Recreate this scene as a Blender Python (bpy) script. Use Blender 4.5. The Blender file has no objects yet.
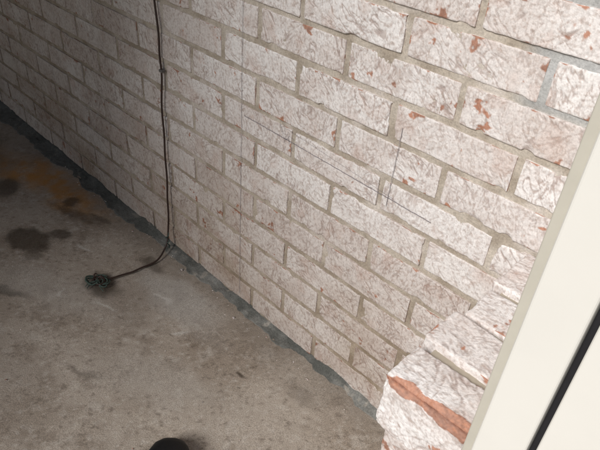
import bpy, math, numpy as np, random
from mathutils import Matrix, Vector
random.seed(3); rng=np.random.default_rng(5)
S=bpy.context.scene

# ------------------------------------------------------------ helpers
def link(o,parent=None):
    S.collection.objects.link(o)
    if parent is not None: o.parent=parent
    return o
def empty(name):
    e=bpy.data.objects.new(name,None); e.empty_display_size=.1
    return link(e)
def mesh(name,V,F,mt=None,parent=None,smooth=False):
    m=bpy.data.meshes.new(name)
    m.from_pydata([tuple(map(float,v)) for v in V],[],[tuple(map(int,f)) for f in F]); m.update()
    if smooth: m.polygons.foreach_set('use_smooth',[True]*len(m.polygons))
    o=bpy.data.objects.new(name,m)
    if mt: m.materials.append(mt)
    return link(o,parent)
def box(n,a,b,m,parent=None,bev=.0):
    x0,y0,z0=a;x1,y1,z1=b
    o=mesh(n,[(x0,y0,z0),(x1,y0,z0),(x1,y1,z0),(x0,y1,z0),(x0,y0,z1),(x1,y0,z1),(x1,y1,z1),(x0,y1,z1)],
      [(3,2,1,0),(4,5,6,7),(0,1,5,4),(1,2,6,5),(2,3,7,6),(3,0,4,7)],m,parent)
    if bev:
        md=o.modifiers.new('bev','BEVEL');md.width=bev;md.segments=3
    return o
TAB=np.random.default_rng(77).random(1<<18).astype(np.float32)
def h3(i,j,k,seed):
    return TAB[(i*1619+j*31337+k*6971+seed*1013+((i*j)&1023)*7)&0x3ffff]
def vnoise(P,s,seed=0):
    Q=P*s; I=np.floor(Q).astype(np.int32); f=(Q-I).astype(np.float32); f=f*f*(3-2*f)
    i,j,k=I[:,0],I[:,1],I[:,2];a,b,c=f[:,0],f[:,1],f[:,2]
    def pl(kk):
        return (h3(i,j,kk,seed)*(1-a)+h3(i+1,j,kk,seed)*a)*(1-b)+(h3(i,j+1,kk,seed)*(1-a)+h3(i+1,j+1,kk,seed)*a)*b
    return pl(k)*(1-c)+pl(k+1)*c-.5
def n2(x,y,seed):
    ix=np.floor(x).astype(np.int32);iy=np.floor(y).astype(np.int32);fx=(x-ix).astype(np.float32);fy=(y-iy).astype(np.float32)
    fx=fx*fx*(3-2*fx);fy=fy*fy*(3-2*fy)
    return (h3(ix,iy,7,seed)*(1-fx)+h3(ix+1,iy,7,seed)*fx)*(1-fy)+(h3(ix,iy+1,7,seed)*(1-fx)+h3(ix+1,iy+1,7,seed)*fx)*fy-.5
def fbm2(x,y,seed,o=3,g=.5):
    r=0;a=1.;t=0
    for i in range(o):
        c,s_=math.cos(i*1.1+.4),math.sin(i*1.1+.4)
        r=r+a*n2((x*c-y*s_)*2**i+i*13.7,(x*s_+y*c)*2**i+i*5.1,seed+i);t+=a;a*=g
    return r/t
def sst(x,a,b):
    t=np.clip((x-a)/(b-a),0,1);return t*t*(3-2*t)
class Acc:
    def __init__(s): s.V=[];s.F=[];s.C=[];s.n=0
    def add(s,V,F,C):
        s.V.append(V);s.F.append(F+s.n);s.C.append(C);s.n+=len(V)
    def build(s,name,mt,parent=None):
        V=np.concatenate(s.V);F=np.concatenate(s.F);C=np.concatenate(s.C)
        m=bpy.data.meshes.new(name)
        m.vertices.add(len(V));m.vertices.foreach_set('co',V.astype(np.float32).ravel())
        m.loops.add(len(F)*4);m.loops.foreach_set('vertex_index',F.astype(np.int32).ravel())
        m.polygons.add(len(F));m.polygons.foreach_set('loop_start',np.arange(0,len(F)*4,4,dtype=np.int32))
        m.polygons.foreach_set('loop_total',np.full(len(F),4,dtype=np.int32))
        m.polygons.foreach_set('use_smooth',np.ones(len(F),dtype=bool))
        m.update(calc_edges=True)
        a=m.attributes.new('bk','FLOAT_COLOR','POINT');a.data.foreach_set('color',C.astype(np.float32).ravel())
        o=bpy.data.objects.new(name,m);m.materials.append(mt)
        return link(o,parent)
A3=lambda *a: np.array(a)
WHITE=A3(.80,.76,.735);W2=A3(.70,.635,.60);LINE=A3(.30,.21,.175);CLAY=A3(.43,.17,.085);CLAY2=A3(.28,.12,.07)
def lerp(a,b,t): return a+(b-a)*t[:,None]
def rbrick(acc,c,half,res,faces,rad=.004,amp=.0012,R=None,red=0.0,hook=None,grime_falloff=True,chipk=1.,wearb=0.):
    """one limewashed, crinkle-cut brick: relief and wear are in the mesh and its vertex colours"""
    half=np.array(half,float);c=np.array(c,float)
    rnd=random.random();rnd2=random.random();off=rng.random(3)*50
    th1=random.uniform(.1,1.1);th2=-random.uniform(.1,1.1);gl=random.uniform(.7,1.25)
    for (ax,sg) in faces:
        u=(ax+1)%3;v=(ax+2)%3
        nu,nv=res[u],res[v]
        a=np.linspace(-1,1,nu+1)*half[u];b=np.linspace(-1,1,nv+1)*half[v]
        A,B=np.meshgrid(a,b,indexing='ij');P=np.zeros((A.size,3))
        P[:,u]=A.ravel();P[:,v]=B.ravel();P[:,ax]=sg*half[ax]
        Q=np.clip(P,-(half-rad),half-rad);d=P-Q;l=np.linalg.norm(d,axis=1,keepdims=True);d=d/l
        dist=np.sort(half-np.abs(P),axis=1)[:,1]
        Wp=P+off
        nz=vnoise(Wp,22,1)*1.2+vnoise(Wp,60,2)+vnoise(Wp,150,3)*.8
        chip=np.clip(vnoise(Wp,38,7)-.2,0,1)*np.exp(-dist/.005)*.03*chipk
        x=P[:,u]+off[u];y=P[:,v]+off[v]
        wx=fbm2(x*28,y*28,41,2)*.018;wy=fbm2(x*28+9,y*28+4,43,2)*.018
        x=x+wx;y=y+wy
        def strokes(th,sx,sy,wd,seed):
            ct,st=math.cos(th),math.sin(th);p=(x*ct-y*st)*sx;q=(x*st+y*ct)*sy
            n=fbm2(p,q,seed,3,.5);return 1-sst(np.abs(n),0,wd)
        s1=strokes(th1,28,105,.060,51);s2=strokes(th2,26,115,.056,61);s3=strokes(0.5*(rnd-.5),50,190,.075,71)
        g1=sst(fbm2(x*22,y*22,81,2),-.12,.10);g2=sst(fbm2(x*25+7,y*25,83,2),-.10,.12)
        ln=np.maximum(np.maximum(s1*g1,s2*g2),s3*.6*(1-g1*.5))*gl
        fineN=fbm2(x*240,y*240,87,2)
        ef=np.clip(dist/.004,0,1)
        X=Q+d*(rad+nz[:,None]*amp*2.0-chip[:,None]-(ln*ef*.0011)[:,None]+(fineN*ef*.0007)[:,None])
        mott=fbm2(x*14,y*14,91,3)
        col=WHITE+(W2-WHITE)*sst(mott,-.16,.28)[:,None]
        col=col+(A3(.56,.48,.44)-col)*(rnd2**2*.45)
        col=lerp(col,LINE,np.clip(ln,0,1)*.70)
        col=lerp(col,A3(.38,.28,.23),sst(fineN,.05,.28)*.45)
        # tint of clay showing thinly, and true bare patches (few, mostly on arrises)
        thin=sst(fbm2(x*20+5,y*26,99,3),.08,.30)*.26;col=lerp(col,A3(.48,.31,.24),thin)
        wear=fbm2(x*34+3,y*34,95,4,.62)+(1-sst(dist,0,.006))*.115+max(0,rnd-.85)*.35+wearb
        wm=sst(wear,.272,.315)
        rd=np.full(len(P),red)
        if hook is not None: X,rd=hook(P,X,rd)
        wm=np.maximum(wm,sst(rd+mott*1.1,.5,.6))
        cl=CLAY+(CLAY2-CLAY)*sst(fineN+mott,-.3,.35)[:,None]
        col=lerp(col,cl,wm*.85)
        if R is not None: X=X@np.array(R).T
        X=X+c
        if grime_falloff:
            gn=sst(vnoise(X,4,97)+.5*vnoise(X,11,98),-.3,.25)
            g=(1-sst(X[:,2],.0,.66))*(1-.35*sst(X[:,0],-1.,-.3))*(.6+.4*gn)  # splash grime at the base, with weaker grazing light painted in
            g=np.maximum(g,sst(-X[:,0],.9,2.2)*.65*(.7+.3*gn))  # far-left bricks: dirt plus light fall-off painted into the colour
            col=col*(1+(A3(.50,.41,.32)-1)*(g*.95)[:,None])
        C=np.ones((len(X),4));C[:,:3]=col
        idx=np.arange(A.size).reshape(nu+1,nv+1)
        F=np.stack([idx[:-1,:-1],idx[1:,:-1],idx[1:,1:],idx[:-1,1:]],-1).reshape(-1,4)
        if sg<0: F=F[:,::-1]
        acc.add(X,F,C)

# ------------------------------------------------------------ node helper
class NT:
    def __init__(s,name):
        s.m=bpy.data.materials.new(name);s.m.use_nodes=True;s.t=s.m.node_tree;s.b=s.t.nodes['Principled BSDF']
    def n(s,ty,**kw):
        x=s.t.nodes.new(ty)
        for k,v in kw.items():
            if hasattr(x,k): setattr(x,k,v)
        return x
    def set(s,sock,v):
        if isinstance(v,bpy.types.NodeSocket): s.t.links.new(v,sock)
        else: sock.default_value=v
    def noise(s,vec,scale,det=2.,rough=.5):
        x=s.n('ShaderNodeTexNoise');s.set(x.inputs['Vector'],vec);x.inputs['Scale'].default_value=scale
        x.inputs['Detail'].default_value=det;x.inputs['Roughness'].default_value=rough
        return x.outputs[0]
    def ss(s,v,a,b,lo=0.,hi=1.):
        x=s.n('ShaderNodeMapRange');s.set(x.inputs[0],v)
        x.inputs[1].default_value=a;x.inputs[2].default_value=b;x.inputs[3].default_value=lo;x.inputs[4].default_value=hi;return x.outputs[0]
    def mix(s,f,a,b,mode='MIX'):
        x=s.n('ShaderNodeMix',data_type='RGBA',blend_type=mode);s.set(x.inputs[0],f)
        s.set(x.inputs[6],(*a,1) if isinstance(a,tuple) else a);s.set(x.inputs[7],(*b,1) if isinstance(b,tuple) else b);return x.outputs[2]
    def pos(s): return s.n('ShaderNodeNewGeometry').outputs['Position']
    def attr(s):
        a=s.n('ShaderNodeAttribute');a.attribute_name='bk';return a.outputs['Color']
    def bump(s,h,dist,st=1.):
        x=s.n('ShaderNodeBump');x.inputs['Strength'].default_value=st;x.inputs['Distance'].default_value=dist;s.set(x.inputs['Height'],h)
        return x.outputs[0]
    def out(s,col,rough,nrm=None):
        s.set(s.b.inputs['Base Color'],(*col,1) if isinstance(col,tuple) else col);s.set(s.b.inputs['Roughness'],rough)
        if nrm is not None: s.t.links.new(nrm,s.b.inputs['Normal'])
        return s.m
def vcol_mat(name,sc,bd,lo,hi,rough,spec):
    k=NT(name);p=k.pos();n=k.noise(p,sc,2.,.65)
    k.b.inputs['Specular IOR Level'].default_value=spec
    g=k.ss(n,.3,.7,lo,hi);cc=k.n('ShaderNodeCombineColor')
    for i in range(3): k.set(cc.inputs[i],g)
    return k.out(k.mix(1.,k.attr(),cc.outputs[0],'MULTIPLY'),rough,k.bump(n,bd,.8))
M_brick=vcol_mat('limewashed_brick',330.,.0007,.84,1.08,.85,.2)
M_mortar=vcol_mat('mortar',260.,.0011,.80,1.15,.92,.1)
M_conc=vcol_mat('stained_concrete',420.,.0012,.64,1.28,.85,.25)
M_fil=vcol_mat('cement_fillet',230.,.0018,.7,1.25,.85,.3)
def simple(name,c,r=.6,sc=60.,var=.25,bd=.0005,spec=None):
    k=NT(name);p=k.pos();n=k.noise(p,sc,3.,.6)
    col=k.mix(n,tuple(x*(1-var) for x in c),tuple(min(1,x*(1+var)) for x in c))
    if spec is not None: k.b.inputs['Specular IOR Level'].default_value=spec
    return k.out(col,r,k.bump(n,bd,.5))
M_core=simple('mortar_core',(.38,.33,.26),.9)
M_frame=simple('cream_aluminium',(.73,.705,.65),.35,9.,.04,.0002)
M_lip=simple('grey_cream_aluminium',(.50,.47,.40),.45,30.,.10,.0002)
M_rub=simple('rubber_gasket',(.012,.012,.015),.5)
M_cable=simple('brown_cable_sheath',(.035,.017,.012),.45)
M_clip=simple('cable_clip_metal',(.12,.11,.1),.4)
M_green=simple('corroded_wire',(.045,.07,.055),.7,200.,.6)
M_pencil=simple('pencil_graphite',(.22,.195,.205),.6)
M_shoe=simple('black_leather',(.009,.009,.010),.5,120.,.3,.001,.3)
M_sole=simple('shoe_rubber_sole',(.02,.018,.017),.8)
M_roof=simple('shade_roof_boards',(.30,.28,.26),.7,20.)  # boards of the added, unseen shading roof
M_post=simple('painted_timber',(.6,.58,.54),.6,20.)
k=NT('lawn');p=k.pos();M_lawn=k.out(k.mix(k.noise(p,6.,4.,.7),(.035,.055,.02),(.09,.10,.045)),.95)
k=NT('glass');k.b.inputs['Transmission Weight'].default_value=1.;M_glass=k.out((.95,.97,.96),.02)

# ------------------------------------------------------------ brick wall
wall=empty('brick_wall')
MX,MZ,J=.24,.075,.0105
A=Acc()
XL,XR,TOP=-7.0,1.6,2.53
j=0
while True:
    z0=.831-12*MZ+j*MZ
    if z0>TOP: break
    for i in range(-30,12):
        x0=-.54+i*MX+(MX/2 if (j%2)==1 else 0)
        xa,xb=x0+J/2,x0+MX-J/2
        if xb<XL or xa>XR: continue
        jt=random.uniform(-.001,.001)
        cx=(xa+xb)/2;cz=z0+MZ/2+random.uniform(-.001,.001)
        near=(-1.5<cx<0 and z0<1.1); mid=(-3.2<cx<.1 and z0<1.2)
        res=(150,4,42) if near else ((72,3,22) if mid else (10,1,4))
        zlo=max(cz-(MZ-J)/2,.004);hz=(cz+(MZ-J)/2-zlo)/2
        if hz<.006: continue
        red=.40 if random.random()<.010 else 0.
        a=random.uniform(-.005,.005);R=[[math.cos(a),0,math.sin(a)],[0,1,0],[-math.sin(a),0,math.cos(a)]]
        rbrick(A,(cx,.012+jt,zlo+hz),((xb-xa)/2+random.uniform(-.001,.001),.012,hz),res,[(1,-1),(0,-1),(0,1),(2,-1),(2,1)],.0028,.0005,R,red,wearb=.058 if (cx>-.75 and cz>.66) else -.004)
    j+=1
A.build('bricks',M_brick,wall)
def grid(name,xs,zs,fn,mt,parent):
    X,Z=np.meshgrid(xs,zs,indexing='ij');P=np.stack([X.ravel(),np.zeros(X.size),Z.ravel()],1);P,C=fn(P)
    idx=np.arange(X.size).reshape(X.shape);F=np.stack([idx[:-1,:-1],idx[1:,:-1],idx[1:,1:],idx[:-1,1:]],-1).reshape(-1,4)
    a=Acc();a.add(P,F,C);return a.build(name,mt,parent)
def fm(P):
    P[:,1]=.0030+vnoise(P,40,11)*.0022+vnoise(P,110,12)*.0018
    C=np.ones((len(P),4));t=sst(vnoise(P,30,13)+.6*vnoise(P,90,14),-.4,.4)
    col=A3(.37,.312,.25)+(A3(.51,.45,.38)-A3(.37,.312,.25))*t[:,None]
    sm=sst(vnoise(P,16,15)+.5*vnoise(P,50,16),.17,.40);col=lerp(col,A3(.62,.56,.51),sm*.6)
    bl=sst(P[:,0],-.36,-.31)*sst(P[:,2],.80,.84);col=lerp(col,A3(.37,.40,.42),bl*.6)
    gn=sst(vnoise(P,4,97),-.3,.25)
    g=np.maximum((1-sst(P[:,2],.0,.62))*(.6+.4*gn),sst(-P[:,0],.9,2.2)*.6);col=col*(1+(A3(.58,.50,.41)-1)*g[:,None])  # mortar takes base dirt and the painted light fall-off to the left
    C[:,:3]=col;return P,C
xs=np.concatenate([np.arange(XL,-2.6,.03),np.arange(-2.6,.1,.005),np.arange(.1,XR,.03)])
zs=np.concatenate([np.arange(-.02,1.1,.005),np.arange(1.1,TOP+.03,.03)])
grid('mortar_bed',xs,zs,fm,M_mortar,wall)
box('wall_core',(XL,.03,-.05),(XR,.14,TOP),M_core,wall)
def ribbon(name,pts,w,mt,parent,y=-.0022):
    V=[];F=[]
    for i,(x,z) in enumerate(pts):
        a=pts[max(i-1,0)];b=pts[min(i+1,len(pts)-1)];t=Vector((b[0]-a[0],b[1]-a[1])).normalized();n=Vector((-t.y,t.x))*w/2
        V+=[(x+n.x,y,z+n.y),(x-n.x,y,z-n.y)]
        if i: F.append((2*i-2,2*i-1,2*i+1,2*i))
    return mesh(name,V,F,mt,parent)
def ln_(a,b,n=40,j=.0006): return [(a[0]+(b[0]-a[0])*t/n+random.uniform(-j,j),a[1]+(b[1]-a[1])*t/n+random.uniform(-j,j)) for t in range(n+1)]
ribbon('pencil_line_1',ln_((-.950,1.0),(-.950,.03),60),.0010,M_pencil,wall,-.0015)
ribbon('pencil_line_2',ln_((-.515,.715),(-.520,.55)),.0010,M_pencil,wall,-.0016)
ribbon('pencil_line_3',ln_((-.94,.578),(-.42,.566),60),.0017,M_pencil,wall,-.0015)
ribbon('pencil_line_4',ln_((-.80,.60),(-.505,.572),50),.0006,M_pencil,wall,-.0015)
ribbon('pencil_line_5',[(-.82+.04*t/20+.012*math.sin(t*.9),.60-.0018*t+.014*math.cos(t*1.3)) for t in range(21)],.0006,M_pencil,wall,-.0015)

# ------------------------------------------------------------ floor slab
def ff(P):
    y=P[:,2].copy();P[:,1]=y;P[:,2]=0
    x=P[:,0]
    P[:,2]=vnoise(P,7,21)*.004+vnoise(P,30,22)*.0012
    t=sst(fbm2(x*4,y*4,101,4,.6),-.2,.2);col=A3(.385,.325,.265)+(A3(.50,.44,.375)-A3(.385,.325,.265))*t[:,None]
    col=lerp(col,A3(.25,.20,.155),sst(fbm2(x*17,y*17,105,4,.65),.02,.26)*.5)
    col=lerp(col,A3(.59,.54,.48),sst(fbm2(x*26+3,y*34,109,4,.7),.10,.26)*.55)
    f=fbm2(x*110,y*110,113,3,.7);col=lerp(col,A3(.62,.57,.51),sst(f,.1,.3)*.65);col=lerp(col,A3(.18,.145,.115),sst(-f,.12,.3)*.65)
    col=col*A3(.83,.81,.79)
    wx=fbm2(x*13,y*13,121,3)*.09;wy=fbm2(x*13+4,y*13,123,3)*.09
    fx=fbm2(x*38,y*38,125,4,.6)*.035;fy=fbm2(x*38+4,y*38,127,4,.6)*.035
    def blob(cx,cy,rx,ry,soft=.35,ang=0.,fine=False):
        dx=x+(fx if fine else wx)-cx;dy=y+(fy if fine else wy)-cy
        ca,sa=math.cos(ang),math.sin(ang);u=(dx*ca+dy*sa)/rx;v=(-dx*sa+dy*ca)/ry
        return 1-sst(np.sqrt(u*u+v*v),1-soft,1+soft)
    def st(b,am,c):
        nonlocal col
        col=lerp(col,np.array(c),b*am)
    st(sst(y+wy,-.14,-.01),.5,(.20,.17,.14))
    st(sst(-x+wx,1.55,2.4),.40,(.20,.16,.13))  # far-left slab: dirt tone that also paints in the light's fall-off
    st(blob(-1.06,-.13,.17,.05,.6),.5,(.44,.42,.39))
    st(blob(-1.13,-.24,.10,.07,.7),.35,(.21,.175,.145))
    rn=sst(fbm2(x*30,y*30,131,3),-.2,.15)*.6+.4
    st(blob(-1.95,-.15,.26,.06,.9,.2)*rn,.9,(.42,.20,.05))
    st(blob(-1.76,-.11,.15,.035,.9)*rn,.8,(.40,.20,.06))
    st(blob(-2.4,-.24,.35,.12,.6),.7,(.10,.075,.05))
    spots=[(-1.585,-.325,.080,.054,.22,.3,.80),(-1.50,-.350,.030,.02,.4,.4,.5),(-1.555,-.240,.038,.026,.35,.4,.75),(-1.62,-.150,.11,.020,.5,.3,.6),(-1.70,-.125,.03,.03,.4,0,.75),(-1.55,-.10,.05,.015,.5,.2,.6),
     (-1.93,-.27,.06,.06,.35,.2,.75),(-1.255,-.262,.06,.038,.35,0,.85),(-1.42,-.49,.09,.016,.45,.6,.8),(-.741,-.171,.012,.008,.35,0,.85),(-.72,-.20,.006,.004,.3,0,.6),(-1.24,-.10,.05,.018,.5,0,.6),(-.99,-.45,.05,.008,.6,.5,.5),(-.60,-.10,.05,.02,.6,0,.35)]
    for (a,b,rx,ry,s,an,am) in spots: st(blob(a,b,rx,ry,s,an,True),am,(.070,.053,.037))
    st(blob(-1.16,-.62,.2,.1,.8),.35,(.25,.21,.175))
    st(blob(-1.35,-.40,.2,.06,.8,.4),.4,(.46,.425,.38))
    st(blob(-.85,-.33,.16,.05,.8,.5),.4,(.46,.42,.37))
    for (a,b,rx,ry,an) in [(-1.17,-.30,.03,.004,.4),(-1.3,-.36,.022,.004,-.3),(-1.1,-.16,.035,.006,.1),(-.95,-.2,.02,.004,1.),(-1.44,-.22,.03,.005,.2)]:
        st(blob(a,b,rx,ry,.5,an,True),.6,(.62,.59,.54))
    C=np.ones((len(P),4));C[:,:3]=col;return P,C
xs=np.concatenate([np.arange(-7,-2.7,.1),np.arange(-2.7,-.2,.0042),np.arange(-.2,2.5,.1)])
ys=np.concatenate([np.arange(-5,-.9,.1),np.arange(-.9,.03,.0042)])
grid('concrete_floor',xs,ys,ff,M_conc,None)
mesh('lawn',[(-200,-200,-.03),(200,-200,-.03),(200,200,-.03),(-200,200,-.03)],[(0,1,2,3)],M_lawn)
# cement fillet where wall meets slab
a=Acc();xs=np.arange(-7,-.12,.005);n=14
x=np.repeat(xs,n+1);t=np.tile(np.linspace(0,1,n+1),len(xs))
Z0=np.zeros_like(x);L0=np.stack([x,Z0,Z0],1);L3=np.stack([x,Z0,Z0+3],1)
wv=.021+.022*np.clip((-x-1.0)*1.2,0,1.6)+vnoise(L0,9,31)*.022+vnoise(L0,35,32)*.014+vnoise(L0,90,37)*.006
hv=.014+vnoise(L3,12,33)*.016+vnoise(L3,50,34)*.010
P=np.stack([x,-.003-wv*(1-t)*np.cos(t*math.pi/2)**.3,hv*t**1.6+.0015],1)
P[:,2]+=vnoise(P,70,35)*.006*np.sin(t*math.pi)+vnoise(P,160,36)*.003*np.sin(t*math.pi)
P[t==0,2]=-.004;P[t==1,1]=.008
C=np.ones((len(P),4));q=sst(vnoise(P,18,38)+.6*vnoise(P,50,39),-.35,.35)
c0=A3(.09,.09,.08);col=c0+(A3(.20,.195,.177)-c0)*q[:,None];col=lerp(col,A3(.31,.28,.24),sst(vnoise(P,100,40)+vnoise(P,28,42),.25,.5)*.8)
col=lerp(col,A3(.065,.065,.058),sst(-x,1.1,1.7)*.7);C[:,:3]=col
idx=np.arange(len(x)).reshape(len(xs),n+1);F=np.stack([idx[:-1,:-1],idx[1:,:-1],idx[1:,1:],idx[:-1,1:]],-1).reshape(-1,4)
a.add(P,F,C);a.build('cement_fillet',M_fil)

# ------------------------------------------------------------ low brick pier with rowlock top
pier=empty('brick_pier')
A=Acc()
px0,px1=-.228,-.128;yE=-.354
FA=[(0,-1),(0,1),(1,-1),(2,1),(2,-1),(1,1)]
ctop=.498
for c in range(0,7):
    zt=ctop-c*MZ;zb=max(zt-MZ+J,.002)
    if zt<.02: break
    y=yE
    for l in ([.230,.12] if c%2==0 else [.110,.24]):
        y1=min(y+l,-.004)
        rbrick(A,((px0+px1)/2+random.uniform(-.003,.003),(y+y1)/2,(zt+zb)/2),((px1-px0)/2,(y1-y)/2,(zt-zb)/2),(56,80,34),FA,.005,.0009,grime_falloff=False)
        y=y1+J
        if y>-.03: break
ys_=[-.365,-.281,-.197,-.112,-.035]
hs=[.603,.609,.605,.610]
def broken(P,X,rd):     # arris knocked off, bare clay showing
    e=((-P[:,1]-.0365+.012)+(P[:,2]-.0475+.012))/.012
    n=vnoise(P+3,45,61)+.7*vnoise(P+3,120,62)
    m=sst(e+n*.9,.60,1.05)*sst(P[:,0]+n*.02,-.060,-.044)
    X=X.copy();k=np.clip(e-.9+n*.3,0,1.2)*m*.0065;X[:,1]+=k;X[:,2]-=k
    return X,np.maximum(rd,m*1.2)
for i in range(4):
    y0=ys_[i];y1=(ys_[i+1]-.011) if i<3 else -.006
    a=[.02,-.03,.015,-.02][i]
    R=np.array([[math.cos(a),-math.sin(a),0],[math.sin(a),math.cos(a),0],[0,0,1]])
    zt=hs[i];rbrick(A,(-.182+[0,-.004,.004,-.001][i],(y0+y1)/2,(zt+.508)/2),(.058,(y1-y0)/2,(zt-.508)/2),(74,54,64),FA,.005,.0008,R,0,broken if i==0 else None,False)
A.build('pier_bricks',M_brick,pier)
box('pier_mortar',(px0+.004,yE+.004,.0),(px1-.004,-.002,.597),M_core,pier)

# ------------------------------------------------------------ door frame and sliding leaf
fr=empty('door_frame')
box('jamb_face',(-.110,-.384,.0),(-.062,-.30,2.16),M_frame,fr,.003)
box('jamb_lip',(-.121,-.376,.0),(-.1105,-.30,2.16),M_lip,fr,.0015)
box('far_jamb',(.80,-.384,.0),(.86,-.30,2.16),M_frame,fr,.003)
box('head',(-.122,-.383,2.162),(.86,-.30,2.23),M_frame,fr,.003)
box('threshold',(-.06,-.375,.006),(.80,-.30,.03),M_lip,fr,.002)
dr=empty('glazed_door')
box('gasket',(-.0615,-.372,.04),(-.0560,-.32,2.15),M_rub,dr)
box('stile',(-.0555,-.380,.04),(.015,-.335,2.15),M_frame,dr,.003)
box('stile_far',(.73,-.380,.04),(.795,-.335,2.15),M_frame,dr,.003)
box('top_rail',(.0155,-.379,2.07),(.7295,-.336,2.15),M_frame,dr,.003)
box('bottom_rail',(.0155,-.379,.04),(.7295,-.336,.14),M_frame,dr,.003)
box('pane',(.0155,-.361,.1405),(.7295,-.356,2.0695),M_glass,dr)

# ------------------------------------------------------------ cable
def tube(name,pts,r,mt,parent,res=8):
    c=bpy.data.curves.new(name,'CURVE');c.dimensions='3D';sp=c.splines.new('NURBS');sp.points.add(len(pts)-1)
    for i,q in enumerate(pts): sp.points[i].co=(*q,1)
    sp.use_endpoint_u=True;sp.order_u=4;c.resolution_u=6;c.bevel_depth=r;c.bevel_resolution=3
    o=bpy.data.objects.new(name,c);c.materials.append(mt);return link(o,parent)
cb=empty('electrical_cable')
pts=[(-1.275,-.008,2.5),(-1.27,-.012,1.6),(-1.272,-.009,1.2),(-1.268,-.012,.95),(-1.276,-.010,.80),(-1.268,-.009,.72),(-1.260,-.010,.67),(-1.270,-.008,.62),(-1.262,-.008,.585),(-1.264,-.010,.54),(-1.274,-.011,.47),(-1.267,-.010,.40),(-1.271,-.013,.33),(-1.265,-.012,.26),(-1.273,-.014,.19),(-1.266,-.016,.13),(-1.270,-.020,.08),(-1.262,-.028,.045),(-1.256,-.045,.026),(-1.243,-.07,.012),(-1.235,-.10,.007),(-1.245,-.135,.006),(-1.238,-.17,.008),(-1.252,-.20,.007),(-1.25,-.235,.01),(-1.262,-.255,.012)]
tube('sheath',pts,.0027,M_cable,cb)
box('clip',(-1.269,-.014,.579),(-1.255,-.001,.586),M_clip,cb,.002)
tw=[( -1.262+.006*math.cos(t*1.1),-.030+.006*math.sin(t*1.1),.02+.004*t) for t in range(14)]
tube('tie',tw,.0018,M_green,cb)
for i in range(11):
    cx,cy=-1.262+random.uniform(-.022,.022),-.270+random.uniform(-.014,.014);r=random.uniform(.006,.024);ph=random.uniform(0,6)
    q=[(cx+r*math.cos(ph+t*.7)*(1+.3*math.sin(t)),cy+r*.8*math.sin(ph+t*.7),.008+.010*abs(math.sin(t*.6+i))) for t in range(random.randint(7,12))]
    tube('frayed_strand_%d'%(i+1),q,random.uniform(.0010,.0028),M_green if i%3 else M_cable,cb)
for i in range(5):
    a=random.uniform(0,6);tube('loose_end_%d'%(i+1),[(-1.264,-.268,.01),(-1.264+.02*math.cos(a),-.268+.02*math.sin(a),.02),(-1.264+.045*math.cos(a+.3),-.268+.035*math.sin(a+.3),.006)],.0012,M_green,cb)

# ------------------------------------------------------------ debris crumbs
a=Acc()
for i in range(90):
    if i<70: x,y=random.uniform(-2.2,-.3),-.03-abs(random.gauss(0,.02))
    else: x,y=random.uniform(-2.0,-.5),random.uniform(-.6,-.05)
    r=random.uniform(.0007,.0020);rbrick(a,(x,y,r*.6),(r,r*.8,r*.7),(3,3,3),FA,r*.4,r*.15,grime_falloff=False)
a.build('mortar_crumbs',M_fil)

# ------------------------------------------------------------ shoe
sh=empty('shoe')
def loft(name,secs,mt,parent,n=28,cap=True):
    V=[];F=[]
    for (s,w,z0,z1,pw) in secs:
        for i in range(n):
            a=2*math.pi*i/n;ca,sa=math.cos(a),math.sin(a)
            V.append((s,w*math.copysign(abs(ca)**pw,ca),(z0+z1)/2+(z1-z0)/2*math.copysign(abs(sa)**pw,sa)))
    m=len(secs)
    for i in range(m-1):
        for q in range(n): F.append((i*n+q,i*n+(q+1)%n,(i+1)*n+(q+1)%n,(i+1)*n+q))
    F.append(tuple(range(n))[::-1]);F.append(tuple((m-1)*n+i for i in range(n)))
    return mesh(name,V,F,mt,parent,True)
up=[(-.002,.012,.016,.030,.9),(.006,.026,.013,.041,.9),(.02,.037,.012,.050,.85),(.045,.045,.012,.056,.8),(.08,.048,.012,.063,.8),(.12,.045,.012,.078,.85),(.16,.040,.012,.094,.9),(.20,.037,.012,.100,.9),(.25,.037,.012,.100,.9),(.28,.030,.012,.095,.9),(.292,.016,.015,.085,.9)]
so=[(-.008,.014,.001,.014,.5),(.0,.028,.0005,.016,.5),(.02,.042,0,.017,.5),(.06,.051,0,.018,.5),(.10,.050,0,.018,.5),(.16,.041,0,.018,.5),(.22,.040,0,.022,.5),(.28,.035,0,.024,.5),(.298,.018,0,.024,.5)]
loft('upper',up,M_shoe,sh);loft('sole',so,M_sole,sh)
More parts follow.
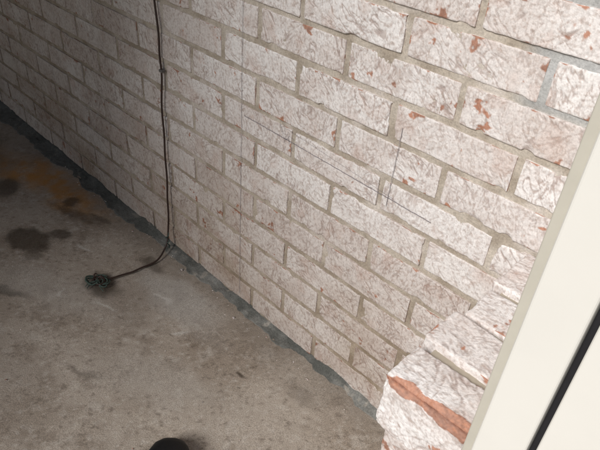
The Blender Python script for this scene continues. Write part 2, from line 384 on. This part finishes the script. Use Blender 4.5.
loft('tongue_collar',[(.135,.026,.07,.098,.9),(.17,.030,.08,.112,.9),(.21,.031,.085,.116,.9),(.26,.028,.085,.114,.9)],M_shoe,sh)
for i in range(4):
    s=.085+i*.018;z=.066+.009*i
    tube('lace_%d'%(i+1),[(s,-.022,z-.004),(s+.004,-.008,z+.004),(s+.006,.008,z+.004),(s+.002,.022,z-.004)],.0022,M_sole,sh)
sh.location=(-.678,-.406,.003);sh.rotation_euler=(0,0,math.atan2(-.70,.60))

# ------------------------------------------------------------ added out-of-view roof, placed to dim the far end
rf=empty('added_shade_roof')
RX=-.84
box('shade_deck',(-7.,-4.6,2.56),(RX,.2,2.62),M_roof,rf)
for i,xx in enumerate((RX-.06,-6.9)):
    box('shade_roof_post_%d'%(i+1),(xx-.05,-4.5,0),(xx+.05,-4.4,2.4),M_post,rf,.004)
box('shade_roof_beam',(-7.,-4.52,2.402),(RX,-4.38,2.558),M_post,rf,.004)

# ------------------------------------------------------------ camera, light
cam=bpy.data.cameras.new('Camera');co=bpy.data.objects.new('Camera',cam);S.collection.objects.link(co);S.camera=co
co.matrix_world=Matrix(((.6965,-.4532,.5563,0),(.7142,.3634,-.5981,-.796),(.0693,.8137,.5771,1.15),(0,0,0,1)))
cam.lens=34.98;cam.clip_start=.02;cam.clip_end=600
el=math.radians(40)
sd=bpy.data.lights.new('sun','SUN');sd.energy=4.2;sd.angle=math.radians(26);sd.color=(1,.985,.965)
so_=bpy.data.objects.new('sun',sd);link(so_)
so_.rotation_euler=Vector((0,-math.cos(el),math.sin(el))).to_track_quat('Z','Y').to_euler()
wd=bpy.data.worlds.new("World");S.world=wd;wd.use_nodes=True
sk=wd.node_tree.nodes.new('ShaderNodeTexSky');sk.sky_type='NISHITA';sk.sun_disc=False;sk.sun_elevation=el;sk.sun_rotation=math.pi
wd.node_tree.links.new(sk.outputs[0],wd.node_tree.nodes['Background'].inputs[0]);wd.node_tree.nodes['Background'].inputs[1].default_value=.05
S.view_settings.view_transform='Standard';S.view_settings.look='None';S.view_settings.exposure=0
